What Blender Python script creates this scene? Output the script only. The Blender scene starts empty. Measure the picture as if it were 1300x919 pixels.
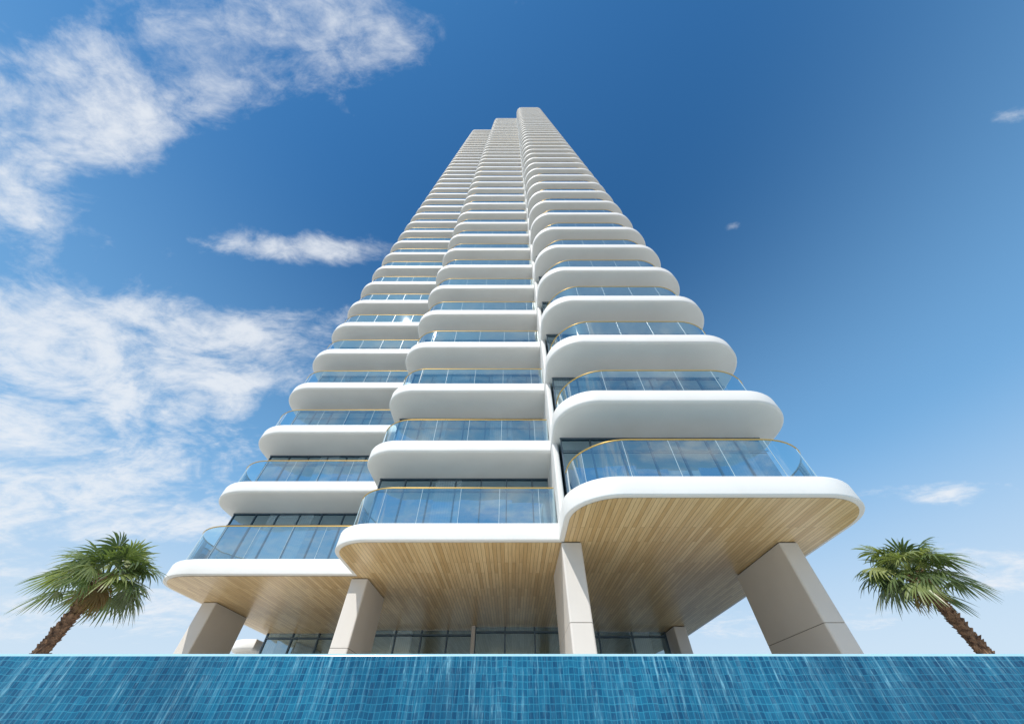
import bpy, math, random
from mathutils import Vector
random.seed(7)
sc=bpy.context.scene
CZ=1.5
TH=math.radians(49.4); F=427.0
S_,C_=math.sin(TH),math.cos(TH)
try:
    sc.view_settings.view_transform='Standard'; sc.view_settings.look='None'; sc.view_settings.exposure=0
except Exception: pass

# ---------- helpers ----------
def new_mat(name):
    m=bpy.data.materials.new(name); m.use_nodes=True
    nt=m.node_tree; nt.nodes.clear()
    out=nt.nodes.new('ShaderNodeOutputMaterial')
    return m,nt,out
def N(nt,t,**k):
    n=nt.nodes.new(t)
    for a,b in k.items(): setattr(n,a,b)
    return n
def L(nt,a,b): nt.links.new(a,b)
def M(nt,op,a,b=None,c=None,clamp=False):
    n=nt.nodes.new('ShaderNodeMath'); n.operation=op; n.use_clamp=clamp
    for i,v in enumerate((a,b,c)):
        if v is None: continue
        if isinstance(v,(int,float)): n.inputs[i].default_value=v
        else: nt.links.new(v,n.inputs[i])
    return n.outputs[0]
def V(nt,op,a,b=None):
    n=nt.nodes.new('ShaderNodeVectorMath'); n.operation=op
    for i,v in enumerate((a,b)):
        if v is None: continue
        if isinstance(v,(tuple,list,Vector)): n.inputs[i].default_value=tuple(v)
        elif isinstance(v,(int,float)): n.inputs[i].default_value=(v,v,v)
        else: nt.links.new(v,n.inputs[i])
    return n
def mixc(nt,fac,a,b,blend='MIX'):
    n=nt.nodes.new('ShaderNodeMix'); n.data_type='RGBA'; n.blend_type=blend
    for i,v in ((0,fac),(6,a),(7,b)):
        if isinstance(v,(int,float)): n.inputs[i].default_value=v
        elif isinstance(v,(tuple,list)): n.inputs[i].default_value=tuple(v)+((1,) if len(v)==3 else ())
        else: nt.links.new(v,n.inputs[i])
    return n.outputs[2]
def rng(nt,v,a,b,c=0,d=1,smooth=True):
    n=N(nt,'ShaderNodeMapRange'); n.interpolation_type='SMOOTHSTEP' if smooth else 'LINEAR'
    n.inputs[1].default_value=a; n.inputs[2].default_value=b; n.inputs[3].default_value=c; n.inputs[4].default_value=d
    L(nt,v,n.inputs[0]); return n.outputs[0]
class MB:
    def __init__(s): s.v=[];s.f=[];s.m=[];s.sm=[];s.c=[]
    def add(s,verts,faces,mi=0,smooth=False,col=None):
        o=len(s.v); s.v+= [tuple(p) for p in verts]
        for f in faces:
            s.f.append(tuple(i+o for i in f)); s.m.append(mi); s.sm.append(smooth)
            if col is not None: s.c.append(col)
    def box(s,x0,x1,y0,y1,z0,z1,mi=0):
        v=[(x0,y0,z0),(x1,y0,z0),(x1,y1,z0),(x0,y1,z0),(x0,y0,z1),(x1,y0,z1),(x1,y1,z1),(x0,y1,z1)]
        s.add(v,[(0,3,2,1),(4,5,6,7),(0,1,5,4),(1,2,6,5),(2,3,7,6),(3,0,4,7)],mi)
    def obj(s,name,mats,parent=None):
        me=bpy.data.meshes.new(name); me.from_pydata(s.v,[],s.f); me.update()
        for m in mats: me.materials.append(m)
        me.polygons.foreach_set('material_index',s.m)
        me.polygons.foreach_set('use_smooth',s.sm)
        if s.c:
            a=me.attributes.new('tint','FLOAT','FACE')
            a.data.foreach_set('value',s.c)
        o=bpy.data.objects.new(name,me); sc.collection.objects.link(o)
        if parent: o.parent=parent
        return o
def empty(name,loc=(0,0,0)):
    e=bpy.data.objects.new(name,None); e.location=loc; sc.collection.objects.link(e); return e

def rrect(x0,x1,y0,y1,rfl,rfr,rb,inset=0.0,seg=10):
    x0+=inset;x1-=inset;y0+=inset;y1-=inset
    pts=[]
    def arc(cx,cy,r,a0):
        for i in range(seg+1):
            a=math.radians(a0+90*i/seg); pts.append((cx+r*math.cos(a),cy+r*math.sin(a)))
    r=max(rfl-inset,.05); arc(x0+r,y0+r,r,180)
    r=max(rfr-inset,.05); arc(x1-r,y0+r,r,270)
    r=max(rb-inset,.05); arc(x1-r,y1-r,r,0); arc(x0+r,y1-r,r,90)
    return pts
def slab(mb,par,ztop,th,mi=0,fil=.16,seg=12):
    loops=[(0.05,0),(0.015,-.015),(0,-.05),(0,-(th-fil))]
    for k in range(1,6):
        a=math.radians(90*k/5); loops.append((fil*(1-math.cos(a)),-(th-fil)-fil*math.sin(a)))
    V_=[];n=None
    for ins,dz in loops:
        o=rrect(*par,inset=ins,seg=seg); n=len(o)
        V_+=[(p[0],p[1],ztop+dz) for p in o]
    Fs=[]
    for k in range(len(loops)-1):
        for i in range(n):
            j=(i+1)%n
            Fs.append((k*n+j,k*n+i,(k+1)*n+i,(k+1)*n+j))
    mb.add(V_,Fs,mi,True)
    mb.add(V_[:n],[tuple(range(n))],mi)
    mb.add(V_[-n:],[tuple(reversed(range(n)))],mi)
def prism(mb,pts,z0,z1,mi=0,smooth=False,cap=False):
    n=len(pts)
    v=[(p[0],p[1],z0) for p in pts]+[(p[0],p[1],z1) for p in pts]
    mb.add(v,[(i,(i+1)%n,n+(i+1)%n,n+i) for i in range(n)],mi,smooth)
    if cap:
        mb.add(v[n:],[tuple(range(n))],mi); mb.add(v[:n],[tuple(reversed(range(n)))],mi)
def sheet(mb,path,z0,z1,mi=0):
    n=len(path)
    v=[(p[0],p[1],z0) for p in path]+[(p[0],p[1],z1) for p in path]
    mb.add(v,[(i,i+1,n+i+1,n+i) for i in range(n-1)],mi,True)
def tube(mb,path,z,r,mi=0,k=8,rz=None):
    rz=rz or r; n=len(path); vs=[]
    for i,p in enumerate(path):
        a=path[max(i-1,0)];b=path[min(i+1,n-1)]
        dx,dy=b[0]-a[0],b[1]-a[1]; l=math.hypot(dx,dy) or 1; nx,ny=-dy/l,dx/l
        for j in range(k):
            t=2*math.pi*j/k
            vs.append((p[0]+nx*r*math.cos(t),p[1]+ny*r*math.cos(t),z+rz*math.sin(t)))
    fs=[]
    for i in range(n-1):
        for j in range(k):
            fs.append((i*k+j,i*k+(j+1)%k,(i+1)*k+(j+1)%k,(i+1)*k+j))
    mb.add(vs,fs,mi,True)

# ---------- materials ----------
def m_white(name='white_render',col=(.79,.78,.755),rough=.55):
    m,nt,out=new_mat(name)
    tc=N(nt,'ShaderNodeTexCoord')
    no=N(nt,'ShaderNodeTexNoise'); no.inputs['Scale'].default_value=.8; no.inputs['Detail'].default_value=4
    L(nt,tc.outputs['Object'],no.inputs['Vector'])
    c=mixc(nt,no.outputs[0],tuple(x*.92 for x in col),tuple(min(1,x*1.06) for x in col))
    p=N(nt,'ShaderNodeBsdfPrincipled'); p.inputs['Roughness'].default_value=rough
    L(nt,c,p.inputs['Base Color']); L(nt,p.outputs[0],out.inputs[0])
    return m
WHITE=m_white()
COLM=m_white('column_stone',(.66,.63,.595),.5)

def m_simple(name,col,rough,metal=0):
    m,nt,out=new_mat(name)
    tc=N(nt,'ShaderNodeTexCoord'); no=N(nt,'ShaderNodeTexNoise'); no.inputs['Scale'].default_value=3
    L(nt,tc.outputs['Object'],no.inputs['Vector'])
    c=mixc(nt,no.outputs[0],tuple(x*.88 for x in col),tuple(min(1,x*1.1) for x in col))
    p=N(nt,'ShaderNodeBsdfPrincipled'); p.inputs['Roughness'].default_value=rough; p.inputs['Metallic'].default_value=metal
    L(nt,c,p.inputs['Base Color']); L(nt,p.outputs[0],out.inputs[0]); return m
GOLD=m_simple('gold_rail',(.62,.41,.12),.38,.6)
MULL=m_simple('mullion_metal',(.10,.15,.20),.4,.5)
SEAM=m_simple('glass_joint',(.45,.58,.64),.3)
JOINT=m_simple('joint_dark',(.12,.11,.10),.8)

def m_facade():
    m,nt,out=new_mat('facade_glass')
    tc=N(nt,'ShaderNodeTexCoord')
    sp=N(nt,'ShaderNodeSeparateXYZ'); L(nt,tc.outputs['Object'],sp.inputs[0])
    fx=M(nt,'FLOOR',M(nt,'DIVIDE',sp.outputs[0],1.18)); fz=M(nt,'FLOOR',M(nt,'DIVIDE',M(nt,'SUBTRACT',sp.outputs[2],CZ+5.45),3.6))
    cb=N(nt,'ShaderNodeCombineXYZ'); L(nt,fx,cb.inputs[0]); L(nt,fz,cb.inputs[1])
    wn=N(nt,'ShaderNodeTexWhiteNoise'); L(nt,cb.outputs[0],wn.inputs[0])
    cur=M(nt,'GREATER_THAN',wn.outputs[0],.66)
    c1=mixc(nt,wn.outputs[0],(.015,.04,.065),(.035,.08,.12))
    wv=M(nt,'SINE',M(nt,'MULTIPLY',sp.outputs[0],55)); wv=M(nt,'MULTIPLY_ADD',wv,.12,.8)
    cc=mixc(nt,wv,(.09,.14,.18),(.24,.32,.38))
    col=mixc(nt,cur,c1,cc)
    d=N(nt,'ShaderNodeBsdfDiffuse'); L(nt,col,d.inputs['Color'])
    no=N(nt,'ShaderNodeTexNoise'); no.inputs['Scale'].default_value=.9; no.inputs['Detail'].default_value=1; L(nt,tc.outputs['Object'],no.inputs['Vector'])
    bp=N(nt,'ShaderNodeBump'); bp.inputs['Strength'].default_value=.25; bp.inputs['Distance'].default_value=.05
    L(nt,no.outputs[0],bp.inputs['Height'])
    tilt=V(nt,'SCALE',V(nt,'SUBTRACT',wn.outputs[1],(.5,.5,.5)).outputs[0]); tilt.inputs['Scale'].default_value=.05
    nn=V(nt,'NORMALIZE',V(nt,'ADD',bp.outputs[0],tilt.outputs[0]).outputs[0])
    g=N(nt,'ShaderNodeBsdfGlossy'); g.inputs['Roughness'].default_value=.015; g.inputs['Color'].default_value=(.66,.88,1,1)
    L(nt,nn.outputs[0],g.inputs['Normal'])
    fr=N(nt,'ShaderNodeFresnel'); fr.inputs[0].default_value=1.9
    fac=M(nt,'MULTIPLY_ADD',fr.outputs[0],.9,.34,clamp=True)
    mx=N(nt,'ShaderNodeMixShader'); L(nt,fac,mx.inputs[0]); L(nt,d.outputs[0],mx.inputs[1]); L(nt,g.outputs[0],mx.inputs[2])
    L(nt,mx.outputs[0],out.inputs[0]); return m
FGLASS=m_facade()
def m_rail():
    m,nt,out=new_mat('balustrade_glass')
    t=N(nt,'ShaderNodeBsdfTransparent'); t.inputs[0].default_value=(.64,.87,.93,1)
    g=N(nt,'ShaderNodeBsdfGlossy'); g.inputs['Roughness'].default_value=.015; g.inputs['Color'].default_value=(.90,.98,1,1)
    fr=N(nt,'ShaderNodeFresnel'); fr.inputs[0].default_value=1.5
    fac=M(nt,'MULTIPLY_ADD',fr.outputs[0],1.8,.22,clamp=True)
    mx=N(nt,'ShaderNodeMixShader'); L(nt,fac,mx.inputs[0]); L(nt,t.outputs[0],mx.inputs[1]); L(nt,g.outputs[0],mx.inputs[2])
    L(nt,mx.outputs[0],out.inputs[0]); return m
RGLASS=m_rail()
def m_wood():
    m,nt,out=new_mat('timber_soffit')
    tc=N(nt,'ShaderNodeTexCoord'); sp=N(nt,'ShaderNodeSeparateXYZ'); L(nt,tc.outputs['Object'],sp.inputs[0])
    cb=N(nt,'ShaderNodeCombineXYZ'); L(nt,sp.outputs[1],cb.inputs[0]); L(nt,sp.outputs[0],cb.inputs[1])
    br=N(nt,'ShaderNodeTexBrick'); L(nt,cb.outputs[0],br.inputs['Vector'])
    br.offset=.37; br.inputs['Scale'].default_value=1; br.inputs['Brick Width'].default_value=3.1; br.inputs['Row Height'].default_value=.14
    br.inputs['Mortar Size'].default_value=.007; br.inputs['Mortar Smooth'].default_value=.3; br.inputs['Bias'].default_value=0
    br.inputs['Color1'].default_value=(.60,.41,.19,1); br.inputs['Color2'].default_value=(.80,.61,.34,1); br.inputs['Mortar'].default_value=(.24,.15,.07,1)
    mp=N(nt,'ShaderNodeMapping'); mp.inputs['Scale'].default_value=(22,1.2,1); L(nt,tc.outputs['Object'],mp.inputs[0])
    no=N(nt,'ShaderNodeTexNoise'); no.inputs['Scale'].default_value=1; no.inputs['Detail'].default_value=5; L(nt,mp.outputs[0],no.inputs['Vector'])
    g=mixc(nt,no.outputs[0],(.70,.67,.62),(1.18,1.18,1.18))
    c=mixc(nt,1,br.outputs['Color'],g,'MULTIPLY')
    bp=N(nt,'ShaderNodeBump'); bp.inputs['Strength'].default_value=.4; bp.inputs['Distance'].default_value=.01; bp.invert=True
    L(nt,br.outputs['Fac'],bp.inputs['Height'])
    p=N(nt,'ShaderNodeBsdfPrincipled'); p.inputs['Roughness'].default_value=.34; L(nt,c,p.inputs['Base Color']); L(nt,bp.outputs[0],p.inputs['Normal'])
    L(nt,p.outputs[0],out.inputs[0]); return m
WOOD=m_wood()
def m_tile():
    m,nt,out=new_mat('pool_mosaic')
    tc=N(nt,'ShaderNodeTexCoord'); sp=N(nt,'ShaderNodeSeparateXYZ'); L(nt,tc.outputs['Object'],sp.inputs[0])
    T=.034
    cb=N(nt,'ShaderNodeCombineXYZ')
    mpw=N(nt,'ShaderNodeMapping'); mpw.inputs['Scale'].default_value=(9,1,2.5); L(nt,tc.outputs['Object'],mpw.inputs[0])
    nw=N(nt,'ShaderNodeTexNoise'); nw.inputs['Scale'].default_value=1; nw.inputs['Detail'].default_value=3; L(nt,mpw.outputs[0],nw.inputs['Vector'])
    wob=M(nt,'MULTIPLY_ADD',nw.outputs[0],.022,-.011)
    X=M(nt,'ADD',sp.outputs[0],wob); Z=M(nt,'ADD',M(nt,'SUBTRACT',sp.outputs[2],sp.outputs[1]),wob)
    fx=M(nt,'DIVIDE',X,T); fz=M(nt,'DIVIDE',Z,T)
    L(nt,M(nt,'FLOOR',fx),cb.inputs[0]); L(nt,M(nt,'FLOOR',fz),cb.inputs[1])
    wn=N(nt,'ShaderNodeTexWhiteNoise'); L(nt,cb.outputs[0],wn.inputs[0])
    c0=mixc(nt,wn.outputs[0],(.003,.07,.165),(.008,.13,.25))
    gx=M(nt,'ABSOLUTE',M(nt,'SUBTRACT',M(nt,'FRACT',fx),.5)); gz=M(nt,'ABSOLUTE',M(nt,'SUBTRACT',M(nt,'FRACT',fz),.5))
    g=rng(nt,M(nt,'MAXIMUM',gx,gz),.40,.47)
    c0=mixc(nt,M(nt,'MULTIPLY',g,.6),c0,(.03,.25,.40))
    n0=N(nt,'ShaderNodeTexNoise'); n0.inputs['Scale'].default_value=1.3; n0.inputs['Detail'].default_value=4; L(nt,tc.outputs['Object'],n0.inputs['Vector'])
    c0=mixc(nt,1,c0,mixc(nt,rng(nt,n0.outputs[0],.3,.7),(.7,.75,.8),(1.3,1.3,1.25)),'MULTIPLY')
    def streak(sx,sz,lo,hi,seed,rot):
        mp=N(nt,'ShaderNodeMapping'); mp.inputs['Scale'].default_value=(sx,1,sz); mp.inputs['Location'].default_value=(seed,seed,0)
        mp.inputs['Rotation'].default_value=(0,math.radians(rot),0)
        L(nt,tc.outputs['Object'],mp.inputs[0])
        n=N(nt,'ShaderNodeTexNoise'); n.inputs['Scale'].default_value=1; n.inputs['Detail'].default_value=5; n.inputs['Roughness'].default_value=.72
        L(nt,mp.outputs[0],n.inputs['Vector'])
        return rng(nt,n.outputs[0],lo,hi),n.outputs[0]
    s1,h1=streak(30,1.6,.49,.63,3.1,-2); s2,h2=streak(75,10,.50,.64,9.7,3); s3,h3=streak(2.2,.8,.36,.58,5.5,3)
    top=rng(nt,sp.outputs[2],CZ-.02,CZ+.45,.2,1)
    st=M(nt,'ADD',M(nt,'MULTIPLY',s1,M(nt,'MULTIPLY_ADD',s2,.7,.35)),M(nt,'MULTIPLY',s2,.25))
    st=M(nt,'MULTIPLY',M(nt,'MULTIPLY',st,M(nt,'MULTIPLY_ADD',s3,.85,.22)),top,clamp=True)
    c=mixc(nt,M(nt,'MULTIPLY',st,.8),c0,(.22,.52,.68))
    bp=N(nt,'ShaderNodeBump'); bp.inputs['Strength'].default_value=.7; bp.inputs['Distance'].default_value=.012
    L(nt,M(nt,'ADD',h1,M(nt,'MULTIPLY',h2,.7)),bp.inputs['Height'])
    p=N(nt,'ShaderNodeBsdfPrincipled'); p.inputs['Roughness'].default_value=.2; p.inputs['IOR'].default_value=1.33; L(nt,c,p.inputs['Base Color']); L(nt,bp.outputs[0],p.inputs['Normal'])
    L(nt,p.outputs[0],out.inputs[0]); return m
TILE=m_tile()
def m_water():
    m,nt,out=new_mat('pool_water')
    tc=N(nt,'ShaderNodeTexCoord'); no=N(nt,'ShaderNodeTexNoise'); no.inputs['Scale'].default_value=3; no.inputs['Detail'].default_value=3
    L(nt,tc.outputs['Object'],no.inputs['Vector'])
    bp=N(nt,'ShaderNodeBump'); bp.inputs['Strength'].default_value=.3; bp.inputs['Distance'].default_value=.05; L(nt,no.outputs[0],bp.inputs['Height'])
    p=N(nt,'ShaderNodeBsdfPrincipled'); p.inputs['Roughness'].default_value=.04; p.inputs['IOR'].default_value=1.33
    L(nt,mixc(nt,no.outputs[0],(.04,.30,.44),(.10,.42,.55)),p.inputs['Base Color']); L(nt,bp.outputs[0],p.inputs['Normal']); L(nt,p.outputs[0],out.inputs[0]); return m
WATER=m_water()
LIP=m_simple('wet_lip_highlight',(.34,.58,.68),.2)  # pale colour paints in the highlight of water spilling over the edge
def m_paving(name,c1,c2,w):
    m,nt,out=new_mat(name); tc=N(nt,'ShaderNodeTexCoord')
    br=N(nt,'ShaderNodeTexBrick'); br.offset=.5; L(nt,tc.outputs['Object'],br.inputs['Vector']); br.inputs['Scale'].default_value=1
    br.inputs['Brick Width'].default_value=w; br.inputs['Row Height'].default_value=w/2; br.inputs['Mortar Size'].default_value=.006
    br.inputs['Color1'].default_value=c1+(1,); br.inputs['Color2'].default_value=c2+(1,); br.inputs['Mortar'].default_value=(.3,.28,.26,1)
    p=N(nt,'ShaderNodeBsdfPrincipled'); p.inputs['Roughness'].default_value=.7; L(nt,br.outputs[0],p.inputs['Base Color']); L(nt,p.outputs[0],out.inputs[0]); return m
PAVE=m_paving('pale_stone_paving',(.60,.56,.49),(.66,.62,.55),1.2)
GRD=m_paving('sand_ground',(.34,.30,.25),(.38,.34,.28),2.0)

# ---------- tower ----------
H=3.6; Z0=5.45+CZ; TH_S=.6; NF=41
tower=empty('residential_tower')
VOL={ # x0,x1,y0,y1,rfl,rfr,rb
 'r':[1.65,10.85,9.16,30.0,1.6,2.0,1.5],
 'm':[-6.6,3.2,12.3,29.6,1.5,.05,.05],
 'l':[-15.4,-5.2,15.7,29.2,2.0,.05,1.5]}
OFF={'r':0,'m':.004,'l':.008}
for key,nm in (('r','fore'),('m','centre'),('l','rear')):
    mb=MB()
    for n in range(NF):
        p=list(VOL[key])
        if key=='r' and n==0: p[1]=11.1
        slab(mb,p,Z0+n*H-OFF[key],TH_S,fil=(.05 if n==0 else .12))
    p=VOL[key]; q=rrect(*p,inset=.3); prism(mb,q,Z0+(NF-1)*H-.02,Z0+(NF-1)*H+{'r':2.2,'m':1.2,'l':.5}[key],cap=True)
    if key=='r':
        prism(mb,rrect(1.68,1.92,11.7,22,.08,.08,.08),Z0-.3,Z0+(NF-1)*H+.6,cap=True)
    mb.obj('balcony_slabs_'+nm,[WHITE],tower)
mb=MB()
zb=Z0-TH_S
def capsheet(pts,z):
    mb.add([(p[0],p[1],z) for p in pts],[tuple(reversed(range(len(pts))))],0)
capsheet(rrect(1.65,11.1,9.16,29.9,1.6,2.0,1.5,inset=.17),zb-.010)
capsheet(rrect(-6.6,2.05,12.3,29.5,1.5,.05,.05,inset=.17),zb-.016)
capsheet(rrect(-15.4,-6.2,15.7,29.1,2.0,.05,1.5,inset=.17),zb-.022)
mb.obj('timber_soffit',[WOOD],tower)
ZT=Z0+(NF-1)*H-.3
mbg=MB(); mbm=MB()
GL={'r':(2.0,10.1,11.4,28.9),'m':(-6.15,2.6,14.5,28.5),'l':(-14.9,-5.6,18.0,28.1)}
for k,(x0,x1,y0,y1) in GL.items():
    prism(mbg,[(x0,y0),(x1,y0),(x1,y1),(x0,y1)],Z0-.05,ZT)
    for n in range(NF-1):
        za=Z0+n*H; zc=Z0+(n+1)*H-TH_S
        a=x0
        while a<x1+.01:
            mbm.box(a-.025,a+.025,y0-.06,y0+.02,za-.01,zc+.01); a+=1.18
        X=x1 if k=='r' else x0
        b=y0+1.18
        while b<y1:
            mbm.box(X-.06,X+.06,b-.025,b+.025,za-.01,zc+.01); b+=1.18
        mbm.box(x0-.05,x1+.05,y0-.075,y0-.062,za,za+.10)
        mbm.box(x0-.05,x1+.05,y0-.075,y0-.062,zc-.07,zc)
        mbm.box(x0-.05,x1+.05,y0-.072,y0-.061,za+2.35,za+2.39)
mbg.obj('curtain_wall_glass',[FGLASS],tower)
mbm.obj('curtain_wall_mullions',[MULL],tower)
def arc(cx,cy,r,a0,a1,n=12): return [(cx+r*math.cos(math.radians(a0+(a1-a0)*i/n)),cy+r*math.sin(math.radians(a0+(a1-a0)*i/n))) for i in range(n+1)]
def subdiv(path,d=1.2):
    out=[path[0]]
    for a,b in zip(path,path[1:]):
        l=math.dist(a,b); k=max(1,int(l/d))
        for i in range(1,k+1): out.append((a[0]+(b[0]-a[0])*i/k,a[1]+(b[1]-a[1])*i/k))
    return out
def railpath(key,n):
    x0,x1,y0,y1,rl,rr,rb=VOL[key]; i=.15
    if key=='r':
        x1=10.60 if n==0 else 10.38
        return [(2.02,11.35)]+arc(2.02+1.9,y0+i+1.9,1.9,180,270)+arc(x1-2.2,y0+i+2.2,2.2,270,360)+[(x1,27.5)]
    if key=='m':
        x0+=.12
        return list(reversed([(1.64,y0+i)]+arc(x0+i+1.6,y0+i+1.6,1.6,270,180)+[(x0+i,17.9)]))
    x0+=.12
    return list(reversed([(-6.66,y0+i)]+arc(x0+i+2.0,y0+i+2.0,2.0,270,180)+[(x0+i,26.5)]))
mbr=MB(); mbt=MB(); mbs=MB()
for key in 'rml':
    for n in range(NF-1):
        p=railpath(key,n); za=Z0+n*H-OFF[key]; rh=1.40 if n==0 else 1.25
        sheet(mbr,p,za-.02,za+rh)
        tube(mbt,p,za+rh+.02,.026,0,8 if n<12 else 5)
        if n<14:
            ps=subdiv(p,.3); acc=0
            for a,b in zip(ps,ps[1:]):
                acc+=math.dist(a,b)
                if acc>1.3:
                    acc=0
                    mbs.box(b[0]-.007,b[0]+.007,b[1]-.007,b[1]+.007,za,za+rh-.01)
mbr.obj('balustrade_glass',[RGLASS],tower)
mbt.obj('balustrade_handrails',[GOLD],tower)
mbs.obj('balustrade_joints',[SEAM],tower)
TZ=.45+CZ
def column(mb,x0,x1,y0,y1):
    def ring(z,ins): return [(p[0],p[1],z) for p in rrect(x0,x1,y0,y1,.06,.06,.06,inset=ins,seg=4)]
    lv=[(TZ,0),(TZ+2.1,0),(TZ+2.106,.012),(TZ+2.118,.012),(TZ+2.124,0),(zb-.05,0),(zb-.045,.03),(zb+.05,.03)]
    vs=[];n=0
    for z,i in lv:
        r=ring(z,i); n=len(r); vs+=r
    for k in range(len(lv)-1):
        mb.add(vs[k*n:(k+2)*n],[(i,(i+1)%n,n+(i+1)%n,n+i) for i in range(n)],1 if k in(2,6) else 0,False)
for c in [(-15.05,-14.35,19.5,22.4),(-6.75,-6.05,16.1,18.9),(1.72,2.42,12.4,15.8),(9.3,9.95,12.4,15.8),(9.3,10.0,24.2,27.0)]:
    mb=MB(); column(mb,*c); mb.obj('column',[COLM,JOINT],tower)
mb=MB(); mm=MB(); mw=MB()
for (x0,x1,y) in [(-14.9,-8.6,26.0),(-8.4,-2.3,25.2),(-2.1,3.0,24.4),(3.2,9.2,25.6)]:
    mb.box(x0,x1,y,y+.1,TZ,zb-.03)
    k=int((x1-x0)/1.5)
    for i in range(k+1):
        X=x0+(x1-x0)*i/k; mm.box(X-.04,X+.04,y-.08,y+.02,TZ,zb-.03)
    mm.box(x0,x1,y-.1,y-.082,zb-.30,zb-.22)
mw.box(-8.6,-8.4,24.8,28,TZ,zb-.03,0); mw.box(-2.3,-2.1,24.0,28,TZ,zb-.03,0)
mw.box(3.0,3.2,24.0,28,TZ,zb-.03,0)
mb.obj('lobby_glass',[FGLASS],tower); mm.obj('lobby_mullions',[MULL],tower); mw.obj('lobby_piers',[COLM],tower)
mb=MB(); slab(mb,[-17.0,-15.2,25.6,34,1.2,.05,1.0],zb-.35,.5); mb.box(-16.6,-15.2,26.4,33,TZ,zb-.8)
mb.obj('lobby_canopy',[WHITE],tower)

# ---------- pool, terrace, ground ----------
pool=empty('infinity_pool')
mb=MB()
prof=[(3.0,0.0)]+[(3.02-.02*math.cos(math.radians(a)),TZ-.02+.02*math.sin(math.radians(a))) for a in range(0,91,15)]+[(3.30,TZ),(3.30,TZ-.9)]
W=45
vs=[(-W,p[0],p[1]) for p in prof]+[(W,p[0],p[1]) for p in prof]; n=len(prof)
for i in range(n-1):
    mb.add([vs[i],vs[n+i],vs[n+i+1],vs[i+1]],[(0,1,2,3)],1 if 2<=i<=8 else 0,False)
mb.obj('pool_wall',[TILE,LIP],pool)
mb=MB(); mb.add([(-W,3.29,TZ-.004),(W,3.29,TZ-.004),(W,6.8,TZ-.004),(-W,6.8,TZ-.004)],[(0,1,2,3)]); mb.obj('pool_water',[WATER],pool)
mb=MB(); mb.box(-W,W,6.8,90,-.2,TZ); mb.obj('terrace',[PAVE])
mb=MB(); R=4000; mb.add([(-R,-R,0),(R,-R,0),(R,R,0),(-R,R,0)],[(0,1,2,3)]); mb.obj('ground',[GRD])

# ---------- palms ----------
def m_leaf():
    m,nt,out=new_mat('palm_leaf')
    at=N(nt,'ShaderNodeAttribute'); at.attribute_name='tint'
    r=N(nt,'ShaderNodeValToRGB'); e=r.color_ramp.elements
    e[0].position=0; e[0].color=(.22,.14,.07,1); e[1].position=1; e[1].color=(.30,.33,.13,1)
    a=e.new(.14); a.color=(.26,.20,.09,1); b=e.new(.2); b.color=(.05,.08,.035,1); c=e.new(.65); c.color=(.14,.19,.08,1)
    L(nt,at.outputs['Fac'],r.inputs[0])
    p=N(nt,'ShaderNodeBsdfPrincipled'); p.inputs['Roughness'].default_value=.33; L(nt,r.outputs[0],p.inputs['Base Color'])
    t=N(nt,'ShaderNodeBsdfTranslucent'); L(nt,mixc(nt,1,r.outputs[0],(1.7,1.8,.8),'MULTIPLY'),t.inputs[0])
    mx=N(nt,'ShaderNodeMixShader'); mx.inputs[0].default_value=.28; L(nt,p.outputs[0],mx.inputs[1]); L(nt,t.outputs[0],mx.inputs[2]); L(nt,mx.outputs[0],out.inputs[0]); return m
LEAF=m_leaf()
def m_bark():
    m,nt,out=new_mat('palm_bark')
    tc=N(nt,'ShaderNodeTexCoord'); no=N(nt,'ShaderNodeTexNoise'); no.inputs['Scale'].default_value=9; no.inputs['Detail'].default_value=8
    L(nt,tc.outputs['Object'],no.inputs['Vector'])
    r=N(nt,'ShaderNodeValToRGB'); r.color_ramp.elements[0].color=(.06,.03,.02,1); r.color_ramp.elements[0].position=.3
    r.color_ramp.elements[1].color=(.34,.20,.12,1); r.color_ramp.elements[1].position=.7
    L(nt,no.outputs[0],r.inputs[0]); p=N(nt,'ShaderNodeBsdfPrincipled'); p.inputs['Roughness'].default_value=.9
    L(nt,r.outputs[0],p.inputs['Base Color']); L(nt,p.outputs[0],out.inputs[0]); return m
BARK=m_bark()
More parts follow.
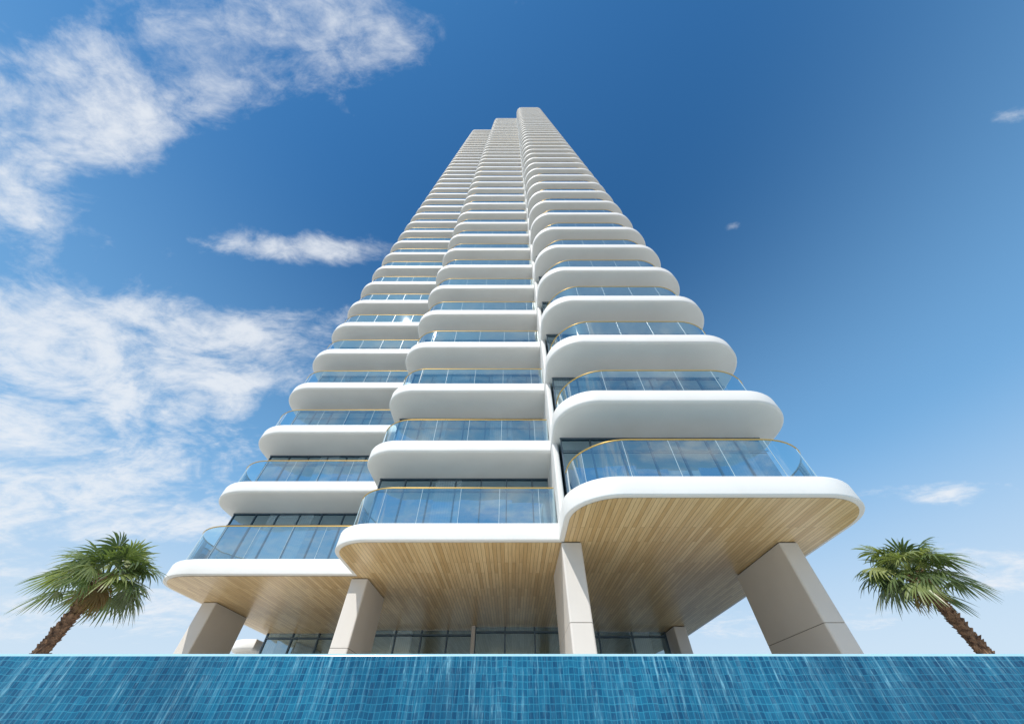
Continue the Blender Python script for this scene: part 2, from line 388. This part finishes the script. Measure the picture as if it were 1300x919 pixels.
def palm(loc,hgt,scale,seed,lean):
    rg=random.Random(seed); e=empty('palm_tree',loc)
    tr=MB(); rings=26; k=16; vs=[]
    def axis(t): return Vector((lean[0]*t*t,lean[1]*t*t,hgt*t))
    for i in range(rings):
        t=i/(rings-1); r=(.20-.05*t+.08*max(0,(t-.8)/.2)+.10*max(0,.08-t)/.08)
        c=axis(t)
        for j in range(k):
            a=2*math.pi*j/k; rr=r*(1+rg.uniform(-.07,.07)); vs.append((c.x+rr*math.cos(a),c.y+rr*math.sin(a),c.z))
    tr.add(vs,[(i*k+j,i*k+(j+1)%k,(i+1)*k+(j+1)%k,(i+1)*k+j) for i in range(rings-1) for j in range(k)],0,True)
    nb=int(hgt*60)
    for b in range(nb):
        t=(b+.5)/nb; a=b*2.39996; c=axis(t); r=.19-.05*t+.08*max(0,(t-.8)/.2)
        o=Vector((math.cos(a),math.sin(a),0)); s=Vector((-o.y,o.x,0)); w=.075*rg.uniform(.7,1.2); ln=rg.uniform(.08,.17)+.12*max(0,(t-.75)/.25)
        p=c+o*(r-.03); tip=p+o*(ln*.75)+Vector((0,0,ln*.9))
        q=[p-s*w,p+s*w,p+s*w*.6+Vector((0,0,.12)),p-s*w*.6+Vector((0,0,.12)),tip-s*w*.45,tip+s*w*.45]
        tr.add(q,[(0,1,5,4),(1,2,5),(3,0,4),(2,3,4,5)],0)
    tr.obj('trunk',[BARK],e)
    lf=MB(); top=axis(1)+Vector((0,0,.1))
    def frond(az,el,pl,R,tint,nseg=26):
        f=Vector((math.cos(az)*math.cos(el),math.sin(az)*math.cos(el),math.sin(el))); s=Vector((-math.sin(az),math.cos(az),0))
        roll=rg.uniform(-.6,.6); u=f.cross(s)
        s2=s*math.cos(roll)+u*math.sin(roll); u2=f.cross(s2)
        base=top+Vector((f.x*.12,f.y*.12,rg.uniform(-.25,.15)))
        pts=[]
        for i in range(5):
            t=i/4; pts.append(base+f*(pl*t)+Vector((0,0,-.15*pl*t*t)))
        for a,b,w0,w1 in zip(pts,pts[1:],(.035,.03,.025,.02),(.03,.025,.02,.016)):
            lf.add([a-s2*w0,a+s2*w0,b+s2*w1,b-s2*w1],[(0,1,2,3)],0,False,min(1,tint+.15) if tint>.18 else tint)
            lf.add([a-u2*w0*.6,a+u2*w0*.6,b+u2*w1*.6,b-u2*w1*.6],[(0,1,2,3)],0,False,tint)
        c=pts[-1]; fd=(pts[-1]-pts[-2]).normalized(); fd=(fd+Vector((0,0,-.2))).normalized()
        u2=fd.cross(s2).normalized()
        spread=math.radians(rg.uniform(105,135)); da=2*spread/nseg
        for i in range(nseg):
            a=-spread+da*(i+.5)
            d=fd*math.cos(a)+s2*math.sin(a)
            d=(d+u2*(-.22*abs(math.sin(a/1.3))+rg.uniform(-.05,.05))).normalized()
            pr=(s2*math.cos(a)-fd*math.sin(a)); pr=(pr+u2*rg.uniform(-.4,.4)).normalized()
            Ln=R*(.62+.38*math.cos(a/1.5))*rg.uniform(.88,1.08); droop=rg.uniform(.2,.6)*(1.5 if tint<.18 else 1)
            P=[]
            for r_,w in ((.03,.003),(.25,.25*R*da*.5),(.5,.5*R*da*.48),(.78,.5*R*da*.30),(1.0,.002)):
                q=c+d*(Ln*r_)+Vector((0,0,-droop*Ln*max(0,r_-.3)**2*1.4)); P+=[q-pr*w,q+pr*w]
            tt=max(0,min(1,tint+rg.uniform(-.07,.07))) if tint>.18 else tint
            lf.add(P,[(2*j,2*j+1,2*j+3,2*j+2) for j in range(4)],0,False,tt)
    nf=34
    for i in range(nf):
        t=(i+.5)/nf; az=i*2.39996+rg.uniform(-.25,.25)
        el=math.radians(82-100*t**.9)+rg.uniform(-.14,.14)
        frond(az,el,scale*rg.uniform(.7,1.2)*(.8+.25*t),scale*rg.uniform(.85,1.1),min(1,rg.uniform(.35,1.0)*(1-.22*t)+.08))
    for i in range(5):
        frond(rg.uniform(0,6.28),math.radians(rg.uniform(-72,-50)),scale*.45,scale*.55,rg.uniform(.02,.13),16)
    lf.obj('fronds',[LEAF],e)
palm((-14.2,13.2,TZ),3.48,.90,3,(.2,.0))
palm((14.25,13.2,TZ),3.52,.89,5,(-.3,.0))

# ---------- light ----------
EL=math.radians(52); sx,sy=-.50,-.866
sv=Vector((sx*math.cos(EL),sy*math.cos(EL),math.sin(EL)))
sl=bpy.data.lights.new('sun','SUN'); sl.energy=4.3; sl.angle=math.radians(.5); sl.color=(1,.95,.87)
so=bpy.data.objects.new('sun',sl); sc.collection.objects.link(so); so.rotation_euler=sv.to_track_quat('Z','Y').to_euler()

w=bpy.data.worlds.new('World'); sc.world=w; w.use_nodes=True; nt=w.node_tree; nt.nodes.clear()
out=N(nt,'ShaderNodeOutputWorld'); bg=N(nt,'ShaderNodeBackground'); bg.inputs[1].default_value=.1; L(nt,bg.outputs[0],out.inputs[0])
sky=N(nt,'ShaderNodeTexSky'); sky.sky_type='NISHITA'; sky.sun_disc=False; sky.sun_elevation=EL
sky.sun_rotation=math.atan2(sx,sy); sky.air_density=1.0; sky.dust_density=.3; sky.ozone_density=3.0; sky.altitude=0
tc=N(nt,'ShaderNodeTexCoord'); D=tc.outputs['Generated']
def pdir(px,py):
    x=(px-650)/F; u=(459.5-py)/F
    return Vector((x,C_-u*S_,S_+u*C_)).normalized()
def blob(px,py,rx,ry,ang,wt):
    c=pdir(px,py); a=math.radians(ang)
    T1=pdir(px+rx*math.cos(a),py-rx*math.sin(a))-c; T2=pdir(px+ry*math.sin(a),py+ry*math.cos(a))-c
    T1-=c*T1.dot(c); T2-=c*T2.dot(c)
    g11,g12,g22=T1.dot(T1),T1.dot(T2),T2.dot(T2); det=g11*g22-g12*g12
    G1=(T1*g22-T2*g12)/det; G2=(T2*g11-T1*g12)/det
    d=V(nt,'SUBTRACT',D,c).outputs[0]
    cb=N(nt,'ShaderNodeCombineXYZ')
    L(nt,V(nt,'DOT_PRODUCT',d,G1).outputs['Value'],cb.inputs[0]); L(nt,V(nt,'DOT_PRODUCT',d,G2).outputs['Value'],cb.inputs[1])
    L(nt,V(nt,'DOT_PRODUCT',d,c*2.0).outputs['Value'],cb.inputs[2])
    q=V(nt,'DOT_PRODUCT',cb.outputs[0],cb.outputs[0]).outputs['Value']
    return M(nt,'MULTIPLY',M(nt,'EXPONENT',M(nt,'MULTIPLY',q,-1)),wt)
blobs=[(230,65,380,100,12,1.25),(400,110,230,60,16,.55),(30,190,150,60,0,.7),
 (385,315,125,24,-2,1.1),(90,395,240,80,-8,.9),(120,510,240,90,5,1.1),(90,590,320,50,-3,1.0),(350,440,170,70,10,.7),
 (160,670,300,38,0,1.1),(40,270,110,35,-10,.8),(1175,628,130,20,2,1.25),(1290,148,50,16,10,.8),(930,286,22,12,10,.9),(1260,725,240,45,0,1.15),(960,790,260,35,0,.9),(120,775,320,55,0,1.05)]
s=None
for b in blobs:
    o=blob(*b); s=o if s is None else M(nt,'ADD',s,o)
spd=N(nt,'ShaderNodeSeparateXYZ'); L(nt,D,spd.inputs[0]); z=spd.outputs[2]
s=M(nt,'MINIMUM',M(nt,'ADD',s,rng(nt,spd.outputs[1],-.2,-.6,0,.95,False)),1.2)  # cloud cover added behind the camera, out of view, to vary glass reflections
zz=M(nt,'ADD',M(nt,'MAXIMUM',z,0),.22)
cp=N(nt,'ShaderNodeCombineXYZ'); L(nt,M(nt,'DIVIDE',spd.outputs[0],zz),cp.inputs[0]); L(nt,M(nt,'DIVIDE',spd.outputs[1],zz),cp.inputs[1])
mp=N(nt,'ShaderNodeMapping'); mp.inputs['Rotation'].default_value=(0,0,math.radians(25)); mp.inputs['Scale'].default_value=(2.2,3.4,1); L(nt,cp.outputs[0],mp.inputs[0])
n1=N(nt,'ShaderNodeTexNoise'); n1.inputs['Scale'].default_value=1.5; n1.inputs['Detail'].default_value=10; n1.inputs['Roughness'].default_value=.62; n1.inputs['Distortion'].default_value=.7
L(nt,mp.outputs[0],n1.inputs['Vector'])
n2=N(nt,'ShaderNodeTexNoise'); n2.inputs['Scale'].default_value=8; n2.inputs['Detail'].default_value=6; n2.inputs['Roughness'].default_value=.66; n2.inputs['Distortion'].default_value=.4
L(nt,mp.outputs[0],n2.inputs['Vector'])
nn=M(nt,'ADD',M(nt,'MULTIPLY',n1.outputs[0],.74),M(nt,'MULTIPLY',n2.outputs[0],.26))
thr=M(nt,'MULTIPLY_ADD',s,-.31,.70)
den=rng(nt,M(nt,'SUBTRACT',nn,thr),0,.29,0,.86)
hs=mixc(nt,1,sky.outputs[0],(.40,1.03,1.36),'MULTIPLY')
c0=mixc(nt,rng(nt,z,.95,.22,0,.80),hs,(2.6,5.4,8.7))
c1=mixc(nt,rng(nt,z,.46,.05,0,.88),c0,(6.9,8.1,9.2))
c2=mixc(nt,den,c1,(8.6,8.95,9.4))
L(nt,c2,bg.inputs[0])

# ---------- camera ----------
cam=bpy.data.cameras.new('camera'); co=bpy.data.objects.new('camera',cam); sc.collection.objects.link(co)
cam.lens=36*F/1300; cam.sensor_width=36; cam.clip_end=9000; cam.clip_start=.05
co.location=(0,0,CZ); co.rotation_euler=(math.radians(90)+TH,0,0)
sc.camera=co
